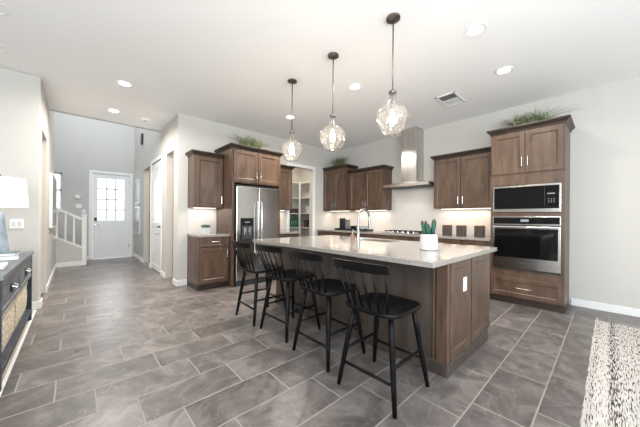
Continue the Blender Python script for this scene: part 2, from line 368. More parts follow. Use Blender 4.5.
for a0 in (.12, .44):
    for k in range(4): dbx(a0 + k * .07, a0 + k * .07 + .055, .22, .96, 0, .008)
d1 = struct(q.build('door_1', DOORW, bevel=.003))
MB().fbox(fr, gx0, gx1, gz0, gz1, -.022, -.016).build('pane', GLASS, d1)
MB().fbox(fr, .03, .09, 1.09, 1.18, 0, .03).build('deadbolt', BLKP, d1, bevel=.004)
q = MB(); q.tube([fr.p(.06, .98, 0), fr.p(.06, .98, .06)], .02, 12); q.tube([fr.p(.06, .98, .055), fr.p(.15, .98, .055)], .010, 8); q.build('handle', CHROME, d1, smooth='auto')
for z in (.3, 1.2, 2.2): MB().fbox(fr, dw - .012, dw + .003, z, z + .09, 0, .012).build('hinge', CHROME, d1)
# hall door, closed, two panels
fr = Fr((HX + .02, 7.28, 0), (0, -1, 0), (-1, 0, 0))
q = MB(); q.fbox(fr, .0, .96, .01, 2.43, -.04, 0)
d2 = struct(q.build('door_2', DOORW)); dw = .96
q = MB(); q.shaker(fr, .01, dw - .01, .98, 2.42, 0, .012, .11, .010, .03); q.shaker(fr, .01, dw - .01, .02, .96, 0, .012, .11, .010, .03); q.build('panel', DOORW, d2)
q = MB(); q.tube([fr.p(.89, 1.0, .0), fr.p(.89, 1.0, .06)], .022, 12); q.tube([fr.p(.89, 1.0, .055), fr.p(.77, 1.0, .055)], .009, 8); q.build('handle', DKG, d2, smooth='auto')
for z in (.25, 1.2, 2.15): MB().fbox(fr, -.004, .012, z, z + .09, .0, .02).build('hinge', CHROME, d2)
q = MB()
for b_ in ((HX - .015, HX, 6.25, 6.32, 0, 2.44), (HX - .015, HX, 7.28, 7.35, 0, 2.44), (HX - .015, HX, 6.25, 7.35, 2.44, 2.51)): q.box(*b_)
struct(q.build('trim_3', TRIM, bevel=.004))
# pantry: casing, walls, ceiling, shelves
q = MB()
for b_ in ((PX0 - .075, PX0, F - .015, F, 0, PZ), (PX1, PX1 + .085, F - .015, F, 0, PZ), (PX0 - .075, PX1 + .085, F - .015, F, PZ, PZ + .07)): q.box(*b_)
struct(q.build('trim_4', TRIM, bevel=.004))
q = MB(); q.box(3.2, W, 6.6, 6.72, 0, H); q.box(3.2, 3.3, F + .12, 6.6, 0, H)
struct(q.build('wall_pantry', WALL))
struct(MB().box(3.2, 5.4, 6.45, 6.72, H, H + .1).build('ceiling_pantry', CEIL))
ords = ['lowest', 'second lowest', 'third lowest', 'third highest', 'second highest', 'topmost']
for z, w_ in zip((.30, .60, .93, 1.35, 1.81, 2.26), ords):
    tag(MB().box(3.32, 5.2, 6.29, 6.59, z - .02, z).build('pantry_shelf', TRIM, loc=(4.1, 6.4, z - .02)), w_ + ' white shelf on the back wall of the pantry', 'shelf', 'back shelves in the pantry')
    tag(MB().box(4.945, 5.2, 5.35, 6.285, z - .02, z).build('pantry_shelf', TRIM, loc=(5.07, 6, z - .02)), w_ + ' white shelf on the right side wall of the pantry', 'shelf', 'side shelves in the pantry')
tag(MB().box(4.90, 4.94, 6.24, 6.28, 0, 2.28).build('shelf_post', TRIM, loc=(4.92, 6.26, 0)), 'white upright post where the pantry shelves meet', 'post')
def spot_px(px, X): # y on a given X plane for a pixel column
    a = (px - 320) / CF
    return X * (math.cos(CYAW) - a * math.sin(CYAW)) / (a * math.cos(CYAW) + math.sin(CYAW))
bt = None
for i in range(5):
    x, y = 4.735 + .072 * i, 6.42
    if bt is None:
        q = MB().lathe((x, y, .93), [(.02, 0), (.036, .003), (.037, .2), (.033, .24), (.014, .29), (.013, .36), (.015, .365), (.015, .385)], 16)
        bt = q.build('glass_bottle', GRN, loc=(x, y, .93), smooth='auto'); o = bt
    else: o = copy_tree(bt); o.location = (x, y, .93)
    tag(o, 'green glass bottle standing in the row on the pantry shelf', 'bottle', 'green bottles in the pantry')
for (x, y, z, w, d, h, mt, lb) in ((4.88, 6.44, 1.35, .30, .2, .14, CANI, 'dark low bin on the pantry shelf above the green bottles'), (5.07, 5.9, 1.35, .2, .26, .2, BOOKW, 'white storage box on the side pantry shelf'),
                      (5.07, 6.1, .93, .14, .14, .22, CANI, 'dark jar on the side pantry shelf at the right of the green bottles'), (5.07, 5.72, .93, .2, .2, .24, TEAL, 'blue-grey bin on the side pantry shelf, lower than the white box')):
    q = MB(); q.rings([[(x - w / 2 * k, y - d / 2 * k, z + zz), (x + w / 2 * k, y - d / 2 * k, z + zz), (x + w / 2 * k, y + d / 2 * k, z + zz), (x - w / 2 * k, y + d / 2 * k, z + zz)] for k, zz in ((.9, 0), (1, h * .85), (1.04, h * .86), (1.04, h))])
    tag(q.build('storage_bin', mt, loc=(x, y, z), bevel=.006), lb, 'bin')
# backsplash
q = MB(); q.box(W - .012, W, 1.215, 5.1, .92, 1.395); q.box(W - .012, W, 2.215, 3.295, 1.395, 1.84)
struct(q.build('trim_5', SPL))
q = MB(); q.box(1.47, 1.98, F - .012, F, .92, 1.38); q.box(2.97, 3.56, F - .012, F, .92, 1.38)
struct(q.build('trim_6', SPL))

# ------------------------------------------------------------------ cabinets
def frame_hood(x): return Fr((x, 0, 0), (0, -1, 0), (-1, 0, 0))      # a = -y
def frame_fridge(y): return Fr((0, y, 0), (1, 0, 0), (0, -1, 0))     # a = x
def wall_cab(name, fr, a0, a1, b0, b1, depth, doors, label, hw=.062, crown=(True, True), led=True, hz=None, ch=.075):
    c = fr.p((a0 + a1) / 2, b0, -depth / 2)
    t = thing(name, c, label, 'cabinet')
    MB().fbox(fr, a0, a1, b0, b1, -depth, -.001).build('carcass', WOOD, t)
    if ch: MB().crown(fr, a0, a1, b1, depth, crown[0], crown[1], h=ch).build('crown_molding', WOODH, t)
    n = len(doors)
    for (d0, d1, side) in doors:
        d = MB().shaker(fr, d0, d1, b0 + .012, b1 - .012).build('door', WOOD, t)
        ha = d0 + .032 if side == 'l' else d1 - .032
        pull(fr, ha, b0 + .14, True, .13, d)
    if led:
        MB().fbox(fr, a0 + .06, a1 - .06, b0 - .012, b0 - .0005, -.22, -.19).build('light_strip', LED, t)
        p = fr.p((a0 + a1) / 2, b0 - .02, -.20); w_ = abs(a1 - a0) - .1
        rot = (math.radians(0), 0, 0)
        o = area('strip_light', p, (0, 0, 0 if abs(fr.u.x) else PI / 2), w_, .05, 3.4 * w_, (1, .84, .68))
    return t
fh = frame_hood(4.88)
wall_cab('wall_cabinet', fh, -2.205, -1.24, 1.40, 2.29, .33, [(-2.195, -1.735, 'r'), (-1.725, -1.25, 'l')], 'two-door brown wall cabinet between the range hood and the oven tower', crown=(True, False))
wall_cab('wall_cabinet', fh, -4.30, -3.30, 1.40, 2.29, .33, [(-4.24, -3.785, 'r'), (-3.775, -3.31, 'l')], 'two-door brown wall cabinet directly left of the range hood', crown=(False, True))
wall_cab('wall_cabinet', frame_hood(4.80), -5.09, -4.305, 1.40, 2.44, .41, [(-5.08, -4.70, 'r'), (-4.69, -4.315, 'l')], 'taller brown wall cabinet in the far corner, grass plant on top', crown=(False, True))
ff = frame_fridge(4.77)
wall_cab('wall_cabinet', ff, 1.47, 1.975, 1.38, 2.27, .33, [(1.50, 1.965, 'r')], 'single-door brown wall cabinet left of the refrigerator', crown=(True, False))
wall_cab('wall_cabinet', ff, 2.975, 3.53, 1.38, 2.27, .33, [(2.985, 3.52, 'l')], 'single-door brown wall cabinet between refrigerator and pantry opening', crown=(False, True))
# refrigerator surround
fs = frame_fridge(4.40)
t = thing('refrigerator_cabinet', (2.47, 4.75, 0), 'tall brown cabinet surround enclosing the refrigerator, grass plant on top', 'cabinet')
MB().fbox(fs, 1.98, 2.97, 1.82, 2.41, -.695, -.001).build('carcass', WOOD, t)
q = MB().box(1.98, 2.02, 4.40, 5.095, 0, 1.82); q.build('side_panel', WOOD, t)
q = MB().box(2.93, 2.97, 4.40, 5.095, 0, 1.82); q.build('side_panel', WOOD, t)
MB().crown(fs, 1.98, 2.97, 2.41, .695).build('crown_molding', WOODH, t)
for d0, d1, sd in ((2.0, 2.465, 'r'), (2.475, 2.95, 'l')):
    d = MB().shaker(fs, d0, d1, 1.84, 2.395).build('door', WOOD, t); pull(fs, d0 + .035 if sd == 'l' else d1 - .035, 1.97, True, .13, d)

# base cabinets
def base_cab(fr, a0, a1, depth, label, split=1, drawer=True):
    t = thing('base_cabinet', fr.p((a0 + a1) / 2, 0, -depth / 2), label, 'cabinet')
    MB().fbox(fr, a0, a1, .10, .88, -depth, -.001).build('carcass', WOOD, t)
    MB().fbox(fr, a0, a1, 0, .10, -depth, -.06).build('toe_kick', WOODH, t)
    w = (a1 - a0)
    if drawer:
        d = MB().shaker(fr, a0 + .012, a1 - .012, .72, .865, 0, .02, .03, .006, .006).build('drawer', WOOD, t); pull(fr, (a0 + a1) / 2, .80, False, .13, d)
    for i in range(split):
        d0 = a0 + .012 + (w - .018) * i / split; d1 = a0 + .006 + (w - .018) * (i + 1) / split
        d = MB().shaker(fr, d0, d1, .12, .70).build('door', WOOD, t)
        pull(fr, d1 - .035 if (i == 0) else d0 + .035, .60, True, .13, d)
    return t
fb = frame_fridge(4.50)
base_cab(fb, 1.47, 1.975, .60, 'single-door base cabinet with drawer left of the refrigerator')
base_cab(fb, 2.975, 3.53, .60, 'base cabinet between the refrigerator and the pantry opening')
fbh = frame_hood(4.60)
for a0, a1, sp, lb in ((-1.62, -1.213, 1, 'base cabinet beside the oven tower, right end of the run'), (-2.22, -1.622, 2, 'base cabinet under the two left dark canisters'),
                       (-3.20, -2.222, 2, 'wide base cabinet beneath the cooktop'), (-3.86, -3.202, 2, 'base cabinet right of the black tray, left of the cooktop'), (-4.50, -3.862, 2, 'base cabinet below the black tray'), (-5.09, -4.502, 1, 'base cabinet in the far corner by the pantry wall')):
    base_cab(fbh, a0, a1, .60, lb, sp)
def top(name, x0, x1, y0, y1, label):
    o = MB().box(x0, x1, y0, y1, .881, .92).build(name, QUARTZ, loc=((x0 + x1) / 2, (y0 + y1) / 2, .881), bevel=.004); tag(o, label, 'countertop')
top('worktop', 4.565, W - .013, 1.214, 5.099, 'long quartz worktop along the hood wall under the cooktop')
top('worktop', 1.455, 1.978, 4.465, F - .013, 'short quartz worktop left of the refrigerator, holding the succulent')
top('worktop', 2.972, 3.55, 4.465, F - .013, 'short quartz worktop right of the refrigerator')

# oven tower
ft = frame_hood(4.60)
t = thing('oven_tower_cabinet', (4.9, .8, 0), 'tall brown cabinet tower housing microwave and wall oven', 'cabinet')
q = MB(); a0, a1 = -1.21, -.385
q.fbox(ft, a0, a1, 1.70, 2.455, -.60, 0); q.fbox(ft, a0, a1, .10, .50, -.60, 0)
q.fbox(ft, a0, a0 + .035, .50, 1.70, -.60, 0); q.fbox(ft, a1 - .035, a1, .50, 1.70, -.60, 0); q.fbox(ft, a0 + .035, a1 - .035, 1.262, 1.31, -.60, 0); q.fbox(ft, a0 + .035, a1 - .035, .50, 1.70, -.60, -.56)
q.build('carcass', WOOD, t)
MB().fbox(ft, a0, a1, 0, .10, -.60, -.06).build('toe_kick', WOODH, t)
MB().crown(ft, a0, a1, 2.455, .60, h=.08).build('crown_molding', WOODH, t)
for d0, d1, sd in ((-1.195, -.802, 'r'), (-.794, -.40, 'l')):
    d = MB().shaker(ft, d0, d1, 1.865, 2.44).build('door', WOOD, t); pull(ft, d0 + .03 if sd == 'l' else d1 - .03, 2.02, True, .13, d)
d = MB().shaker(ft, -1.195, -.40, .12, .38, 0, .02, .05, .008, .01).build('drawer', WOOD, t); pull(ft, -.80, .25, False, .17, d)
# microwave
mw = thing('microwave', (4.7, .8, 1.315), 'built-in black glass microwave with steel trim above the wall oven', 'microwave')
MB().fbox(ft, -1.17, -.425, 1.315, 1.695, -.45, .0).build('body', DKG, mw)
MB().fbox(ft, -1.175, -.42, 1.315, 1.69, .001, .018).build('trim_frame', STEEL, mw, bevel=.003)
dr = MB().fbox(ft, -1.158, -.437, 1.362, 1.668, .018, .03).build('door', BLKG, mw, bevel=.003)
MB().fbox(ft, -.585, -.582, 1.385, 1.645, .030, .0305).build('seam', DKG, dr)
q = MB()
for i in range(3):
    for j in range(3): q.fbox(ft, -.545 + .026 * i, -.535 + .026 * i, 1.44 + .022 * j, 1.448 + .022 * j, .030, .0306)
q.fbox(ft, -.555, -.48, 1.55, 1.565, .030, .0306); q.build('keypad', DISP, dr)
# wall oven
ov = thing('wall_oven', (4.7, .8, .51), 'steel built-in wall oven with black glass door below the microwave', 'oven')
MB().fbox(ft, -1.17, -.425, .51, 1.255, -.52, 0).build('body', DKG, ov)
MB().fbox(ft, -1.175, -.42, 1.135, 1.255, .001, .022).build('control_panel', STEEL, ov, bevel=.003)
cp = MB().fbox(ft, -1.165, -.43, 1.15, 1.24, .022, .026).build('control_glass', BLKG, ov)
MB().fbox(ft, -.84, -.75, 1.18, 1.215, .026, .027).build('display', DISP, ov)
dr = MB().fbox(ft, -1.175, -.42, .52, 1.12, .001, .03).build('door', STEEL, ov, bevel=.004)
MB().fbox(ft, -1.15, -.445, .675, 1.085, .030, .034).build('door_glass', BLKG, dr)
q = MB(); q.tube([ft.p(-1.16, 1.105, .065), ft.p(-.435, 1.105, .065)], .013, 12)
for a in (-1.12, -.475): q.tube([ft.p(a, 1.105, .065), ft.p(a, 1.105, .028)], .010, 8)
q.build('handle', CHROME, dr, smooth='auto')
MB().fbox(ft, -1.175, -.42, .502, .517, .001, .02).build('lower_vent', BLKP, ov)
MB().fbox(ft, -.86, -.73, .605, .613, .0302, .0308).build('badge', DKG, dr)

# refrigerator
fg = frame_fridge(4.36)
rf = thing('refrigerator', (2.48, 4.7, 0), 'stainless side-by-side refrigerator with ice and water dispenser', 'refrigerator')
MB().box(2.045, 2.905, 4.43, 5.08, .04, 1.755).build('body', DKG, rf)
MB().fbox(fg, 2.06, 2.89, 0.0, .085, -.12, -.03).build('base_grille', DKG, rf)
MB().fbox(fg, 2.045, 2.905, 1.756, 1.785, -.16, -.03).build('hinge_cover', BLKP, rf)
dl = MB().fbox(fg, 2.045, 2.468, .10, 1.76, -.065, 0).build('door', STEEL, rf, bevel=.012)
dr = MB().fbox(fg, 2.476, 2.905, .10, 1.76, -.065, 0).build('door', STEEL, rf, bevel=.012)
for d, a in ((dl, 2.435), (dr, 2.51)):
    q = MB(); q.tube([fg.p(a, .56, .005), fg.p(a, .58, .045), fg.p(a, .66, .06), fg.p(a, 1.40, .06), fg.p(a, 1.48, .045), fg.p(a, 1.50, .005)], .013, 10); q.build('handle', CHROME, d, smooth='auto')
dp = MB().fbox(fg, 2.12, 2.37, .82, 1.20, .0, .008).build('dispenser', BLKG, dl, bevel=.003)
dp2 = MB().fbox(fg, 2.14, 2.35, .84, 1.06, .008, .012).build('dispenser_recess', DKG, dl)
q = MB(); q.fbox(fg, 2.18, 2.22, .90, 1.03, .012, .03); q.fbox(fg, 2.27, 2.31, .90, 1.03, .012, .03); q.build('paddle', STEEL, dl, bevel=.003)
MB().fbox(fg, 2.135, 2.355, .825, .842, .0, .035).build('drip_tray', STEEL, dl)
MB().fbox(fg, 2.20, 2.29, 1.12, 1.135, .008, .009).build('display', DISP, dl)
MB().fbox(fg, 2.81, 2.87, 1.70, 1.712, .0, .0012).build('badge', CHROME, dr)

# range hood
hd = thing('range_hood', (4.96, 2.7, 1.84), 'stainless chimney range hood mounted above the cooktop', 'range hood')
q = MB(); q.rings([[(4.71, 2.225, z), (4.71, 3.20, z), (W - .013, 3.20, z), (W - .013, 2.225, z)] for z in (1.842, 1.905)] + [[(4.80, 2.36, 1.935), (4.80, 3.06, 1.935), (W - .013, 3.06, 1.935), (W - .013, 2.36, 1.935)], [(4.90, 2.56, 1.94), (4.90, 2.89, 1.94), (W - .013, 2.89, 1.94), (W - .013, 2.56, 1.94)]])
q.build('canopy', STEELH, hd)
MB().box(4.90, W - .001, 2.56, 2.89, 1.94, 2.50).build('chimney', STEELH, hd, bevel=.003)
MB().box(4.905, W - .001, 2.565, 2.885, 2.50, H - .001).build('chimney_extension', STEELH, hd, bevel=.003)
for y in (2.45, 2.94): MB().box(4.78, 5.12, y - .2, y + .2, 1.834, 1.8415).build('grease_filter', DKG, hd)
q = MB()
for i in range(5): q.tube([(4.71, 2.62 + i * .045, 1.873), (4.705, 2.62 + i * .045, 1.873)], .009, 10)
q.build('buttons', CHROME, hd)
area('hood_lamp', (4.9, 2.7, 1.82), (0, 0, 0), .1, .6, 1.2, (1, .9, .78))

# cooktop
ck = thing('cooktop', (4.9, 2.72, .92), 'gas cooktop with black grates and steel knobs beneath the range hood', 'cooktop')
MB().box(4.66, 5.12, 2.27, 3.17, .9205, .932).build('plate', STEEL, ck, bevel=.003)
for i, y in enumerate((2.42, 2.72, 3.02)):
    q = MB()
    for dx in (-.19, 0, .13): q.box(4.93 + dx - .006, 4.93 + dx + .006, y - .14, y + .14, .955, .968)
    for dy in (-.135, -.05, .05, .135): q.box(4.73, 5.10, y + dy - .006, y + dy + .006, .957, .97)
    for dx in (-.19, .16):
        for dy in (-.13, .13): q.box(4.93 + dx - .007, 4.93 + dx + .007, y + dy - .007, y + dy + .007, .932, .957)
    q.build('grate', BLKP, ck)
    for x in (4.83, 5.02): MB().lathe((x, y, .932), [(.045, 0), (.045, .008), (.03, .012), (.03, .018)], 16).build('burner', BLKP, ck)
for i in range(5): MB().lathe((4.688, 2.50 + i * .11, .932), [(.020, 0), (.020, .006), (.016, .008), (.015, .035), (.010, .036)], 14).build('knob', CHROME, ck, smooth='auto')

# ------------------------------------------------------------------ island
isl = thing('kitchen_island', (2.6, 2.0, 0), 'brown kitchen island base with panelled end facing the camera', 'island')
IX0, IX1, IY0, IY1 = 2.09, 3.12, .84, 3.18
q = MB(); q.box(IX0, IX0 + .02, IY0, IY1, .10, .88); q.box(IX1 - .02, IX1, IY0, IY1, .10, .88); q.box(IX0 + .02, IX1 - .02, IY0, IY0 + .02, .10, .88); q.box(IX0 + .02, IX1 - .02, IY1 - .02, IY1, .10, .88); q.box(IX0 + .02, IX1 - .02, IY0 + .02, IY1 - .02, .10, .12)
q.build('body', WOOD_SHADE, isl)
MB().box(IX0 - .015, IX1 - .05, IY0 - .02, IY1 + .01, 0, .105).build('plinth', WOOD_SHADE, isl, bevel=.008)
q = MB(); q.box(IX0 - .015, IX0 + .03, IY0 - .015, IY0 + .07, .105, .88); q.box(IX0 - .015, IX0, IY0 + .085, IY0 + .10, .105, .88); q.build('corner_post', WOOD, isl, bevel=.003)
fe = Fr((0, IY0, 0), (1, 0, 0), (0, -1, 0))
ep = MB().shaker(fe, 2.125, 2.565, .115, .875).build('end_panel', WOOD, isl)
MB().shaker(fe, 2.59, 3.11, .115, .875).build('end_panel', WOOD, isl)
q = MB(); q.box(IX0 - .008, IX0, IY0 + .12, IY1, .105, .17)
for y in (1.60, 2.38): q.box(IX0 - .006, IX0, y - .03, y + .03, .17, .88)
q.build('back_trim', WOOD_SHADE, isl, bevel=.002)
q = MB().fbox(fe, 2.40, 2.475, .60, .72, .0105, .016); oo = q.build('outlet_plate', TRIM, ep, bevel=.003)
q = MB()
for b in (.630, .672):
    for a in (2.425, 2.445): q.fbox(fe, a, a + .004, b, b + .014, .016, .0165)
q.build('outlet_slots', DKG, ep)
fk = Fr((IX1, 0, 0), (0, 1, 0), (1, 0, 0))
for i in range(4): MB().shaker(fk, .87 + .58 * i, 1.43 + .58 * i, .12, .86).build('door', WOOD, isl)
# worktop with sink cut-out
sx0, sx1, sy0, sy1 = 2.80, 3.13, 1.84, 2.50
q = MB(); xs = [1.75, sx0, sx1, 3.235]; yy = [.79, sy0, sy1, 3.24]
for zz in (0, 1):
    pass
vb = {}
for k, z in enumerate((.881, .92)):
    for i, x in enumerate(xs):
        for j, y in enumerate(yy): vb[i, j, k] = q.b.verts.new((x, y, z))
for i in range(3):
    for j in range(3):
        if (i, j) == (1, 1): continue
        for k in (0, 1): q.b.faces.new([vb[i, j, k], vb[i + 1, j, k], vb[i + 1, j + 1, k], vb[i, j + 1, k]])
for i in range(3):
    for j in (0, 3): q.b.faces.new([vb[i, j, 0], vb[i + 1, j, 0], vb[i + 1, j, 1], vb[i, j, 1]]); q.b.faces.new([vb[j, i, 0], vb[j, i + 1, 0], vb[j, i + 1, 1], vb[j, i, 1]])
q.b.faces.new([vb[1, 1, 0], vb[2, 1, 0], vb[2, 1, 1], vb[1, 1, 1]]); q.b.faces.new([vb[1, 2, 0], vb[2, 2, 0], vb[2, 2, 1], vb[1, 2, 1]])
q.b.faces.new([vb[1, 1, 0], vb[1, 2, 0], vb[1, 2, 1], vb[1, 1, 1]]); q.b.faces.new([vb[2, 1, 0], vb[2, 2, 0], vb[2, 2, 1], vb[2, 1, 1]])
tag(q.build('island_worktop', QUARTZ, loc=(2.5, 2.0, .881), bevel=.003), 'large polished light quartz slab topping the island', 'countertop')
sk = thing('sink', (2.96, 2.17, .70), 'stainless undermount sink set into the island worktop', 'sink')
def rc(x0, x1, y0, y1, z): return [(x0, y0, z), (x1, y0, z), (x1, y1, z), (x0, y1, z)]
MB().rings([rc(sx0 - .015, sx1 + .015, sy0 - .015, sy1 + .015, .8805), rc(sx0 + .001, sx1 - .001, sy0 + .001, sy1 - .001, .8805), rc(sx0 + .012, sx1 - .012, sy0 + .012, sy1 - .012, .69), rc(sx0 + .015, sx1 - .015, sy0 + .015, sy1 - .015, .68)], cap=False).poly(rc(sx0 + .015, sx1 - .015, sy0 + .015, sy1 - .015, .68), [(0, 1, 2, 3)])
q = MB(); q.rings([rc(sx0 + .001, sx1 - .001, sy0 + .001, sy1 - .001, .919), rc(sx0 + .012, sx1 - .012, sy0 + .012, sy1 - .012, .69)], cap=False); q.poly(rc(sx0 + .012, sx1 - .012, sy0 + .012, sy1 - .012, .69), [(0, 1, 2, 3)])
q.build('basin', STEEL, sk)
MB().lathe((2.96, 2.17, .692), [(.04, 0), (.04, .003), (.02, .003), (.02, .001)], 16).build('drain', CHROME, sk)
fc = thing('faucet', (2.67, 2.18, .92), 'tall chrome gooseneck faucet on the island beside the sink', 'faucet')
bx, by = 2.67, 2.18
MB().lathe((bx, by, .92), [(.030, 0), (.030, .012), (.024, .018), (.022, .14), (.018, .15)], 18).build('base', FCT, fc, smooth='auto')
pts = [(bx, by, 1.05), (bx, by, 1.20)]
for k in range(13):
    a = PI - PI * k / 12 * 1.08; pts.append((bx + .115 + .115 * math.cos(a), by, 1.215 + .115 * math.sin(a)))
MB().tube(pts, .016, 12).build('spout', FCT, fc, smooth='auto')
e0 = pts[-1]; MB().tube([e0, (e0[0] + .006, by, e0[2] - .03), (e0[0] + .016, by, e0[2] - .105)], [.015, .019, .021], 12).build('spray_head', FCT, fc, smooth='auto')
MB().tube([(bx, by, 1.03), (bx, by + .05, 1.035), (bx, by + .10, 1.06)], [.010, .008, .006], 8).build('lever', FCT, fc, smooth='auto')
sb = thing('soap_bottle', (2.74, 2.33, .92), 'small copper soap bottle with pump beside the faucet', 'soap bottle')
MB().lathe((2.74, 2.33, .92), [(.026, 0), (.03, .004), (.03, .06), (.022, .078), (.012, .084)], 16).build('bottle', AMBER, sb, smooth='auto')
MB().tube([(2.74, 2.33, 1.0), (2.74, 2.33, 1.035), (2.775, 2.33, 1.035)], .006, 8).build('pump', CHROME, sb, smooth='auto')

# cactus pot
cc = (2.44, 1.145, .9205)
cp_ = thing('potted_cactus', cc, 'green finger cactus in a white ribbed pot on the island corner', 'potted plant')
n = 48; q = MB(); pr_ = [(.068, 0), (.078, .004), (.081, .05), (.076, .11), (.070, .148), (.063, .148), (.066, .13)]
q.lathe(cc, pr_, 32); q.build('pot', GLASSW, cp_, smooth='auto')
MB().lathe((cc[0], cc[1], cc[2] + .128), [(.064, 0), (.064, .006), (.03, .010)], 20).build('soil', SOIL, cp_)
for dx, dy, ln, tx, ty, rr in ((-.030, .025, .150, -.022, .018, .015), (-.008, .01, .150, -.018, .010, .015), (.026, -.022, .165, .010, -.012, .021), (.010, .0, .12, -.012, .008, .016), (.022, -.01, .10, .012, -.01, .016), (-.01, .02, .08, .01, -.01, .014)):
    b0 = Vector((cc[0] + dx, cc[1] + dy, cc[2] + .125)); d_ = Vector((tx, ty, ln))
    P_ = [b0 + d_ * k for k in (0, .3, .6, .8, .93, 1)]
    st_ = MB().tube(P_[:4], [rr * .75, rr * .95, rr, rr * .98], 12).build('stem', CACT, cp_, smooth=True)
    MB().tube(P_[3:], [rr * .98, rr * .75, rr * .2], 12).build('tip', CACTT, st_, smooth=True)

# grass plants
def grass(name, c, rx, ry, ht, nbl, seed, label, potw):
    rr = random.Random(seed); t = thing(name, c, label, 'plant')
    MB().rings([rc(c[0] - potw[0] * k, c[0] + potw[0] * k, c[1] - potw[1] * k, c[1] + potw[1] * k, c[2] + z) for k, z in ((.85, 0), (1, .055))]).build('planter', SOIL, t)
    q = MB()
    for i in range(nbl):
        bx_ = c[0] + rr.uniform(-1, 1) * potw[0] * .9; by_ = c[1] + rr.uniform(-1, 1) * potw[1] * .9
        a = rr.uniform(0, 2 * PI); sp = rr.uniform(.3, 1.25); hh = ht * rr.uniform(.55, 1.0) * (1.1 - .35 * sp)
        ex, ey = math.cos(a) * rx * sp * .8, math.sin(a) * ry * sp * .8; w = rr.uniform(.004, .008)
        px_, py_ = -math.sin(a) * w, math.cos(a) * w; vs = []
        K = 5
        for k in range(K + 1):
            s = k / K; x = bx_ + ex * s ** 1.5; y = by_ + ey * s ** 1.5; z = c[2] + .05 + hh * (s - .38 * sp * s * s * s)
            f = 1 - s * .9; vs += [(x - px_ * f, y - py_ * f, z), (x + px_ * f, y + py_ * f, z)]
        q.poly(vs, [(2 * k, 2 * k + 1, 2 * k + 3, 2 * k + 2) for k in range(K)])
    q.build('leaves', LEAF, t)
grass('grass_plant', (4.83, .79, 2.535), .2, .42, .30, 300, 1, 'feathery grass plant on top of the oven tower', (.05, .24))
grass('grass_plant', (2.44, 4.62, 2.485), .42, .2, .34, 300, 2, 'feathery grass plant on top of the refrigerator cabinet', (.24, .05))
grass('grass_plant', (4.98, 4.70, 2.515), .18, .30, .34, 300, 3, 'feathery grass plant on top of the far corner wall cabinet', (.05, .2))

# succulent
c = (1.66, 4.74, .9205); t = thing('potted_succulent', c, 'small leafy succulent in a square grey pot on the counter left of the refrigerator', 'potted plant')
MB().rings([rc(c[0] - .058 * k, c[0] + .058 * k, c[1] - .058 * k, c[1] + .058 * k, c[2] + z) for k, z in ((.9, 0), (1, .11), (.88, .11), (.88, .10))]).build('pot', GLASSW, t, bevel=.003)
q = MB(); rr = random.Random(5)
for i in range(40):
    a = i * 2.4; el = .5 + i / 40 * 1.2; ln = .085 - i * .0008; b0 = Vector((c[0] + math.cos(a) * .02, c[1] + math.sin(a) * .02, c[2] + .10))
    d_ = Vector((math.cos(a) * math.cos(el), math.sin(a) * math.cos(el), math.sin(el))) * ln
    q.tube([b0, b0 + d_ * .5, b0 + d_], [.007, .014, .002], 6)
q.build('leaves', SUCC, t, smooth=True)

# canisters on the back worktop
for y, lb in ((1.985, 'dark square canister with pale lid, leftmost of the three, nearest the cooktop'), (1.745, 'dark square canister with pale lid, middle of the three'), (1.46, 'dark square canister with pale lid, standing nearest the oven tower')):
    c = (4.95, y, .9205); t = thing('canister', c, lb, 'canister', 'dark canisters on the back worktop')
    MB().rings([rc(c[0] - .058 * k, c[0] + .058 * k, y - .066 * k, y + .066 * k, c[2] + z) for k, z in ((.96, 0), (1, .01), (1, .175), (.95, .18))]).build('body', CANI, t, bevel=.006)
    MB().rings([rc(c[0] - .05, c[0] + .05, y - .058, y + .058, c[2] + z) for z in (.18, .192)]).build('lid', LID, t, bevel=.003)
# tray and what stands on it
q = MB(); tx0, tx1, ty0, ty1 = 4.78, 5.08, 3.70, 4.66
q.box(tx0, tx1, ty0, ty1, .9205, .93); q.box(tx0, tx0 + .01, ty0, ty1, .93, .96); q.box(tx1 - .01, tx1, ty0, ty1, .93, .96); q.box(tx0, tx1, ty0, ty0 + .01, .93, .96); q.box(tx0, tx1, ty1 - .01, ty1, .93, .96)
tag(q.build('serving_tray', BLKP, loc=(4.93, 4.2, .9205)), 'long black tray on the back worktop behind the faucet', 'tray')
c = (4.93, 4.52, .931); t = thing('storage_jar', c, 'tall black square jar at the left end of the black tray', 'jar')
MB().box(4.875, 4.985, 4.455, 4.585, .931, 1.19).build('body', BLKP, t, bevel=.008); MB().box(4.88, 4.98, 4.46, 4.58, 1.19, 1.215).build('lid', DKG, t, bevel=.006)
t = thing('storage_jar', (4.93, 4.36, .931), 'tall pale grey jar standing next to the black square jar on the tray', 'jar')
MB().lathe((4.93, 4.36, .931), [(.05, 0), (.058, .01), (.058, .25)], 20).build('body', CONT, t, smooth='auto'); MB().lathe((4.93, 4.36, 1.181), [(.06, 0), (.06, .02), (.012, .026), (.012, .04)], 20).build('lid', GLASSW, t, smooth='auto')
o = MB().lathe((4.93, 4.17, .931), [(.035, 0), (.07, .05), (.085, .10), (.08, .10), (.06, .05), (.03, .01)], 20).build('bowl', BLKP, loc=(4.93, 4.17, .931), smooth='auto'); tag(o, 'black bowl in the middle of the tray', 'bowl')
cup = None
for i in range(5):
    y = 4.05 - .065 * i - .02; x = 4.93
    if cup is None: cup = MB().lathe((x, y, .931), [(.022, 0), (.028, .10), (.026, .10), (.020, .006)], 16).build('drinking_glass', CUPG, loc=(x, y, .931), smooth='auto'); o = cup
    else: o = copy_tree(cup); o.location = (x, y, .931)
    tag(o, 'small clear glass in the row on the right half of the tray', 'glass', 'clear glasses on the tray')

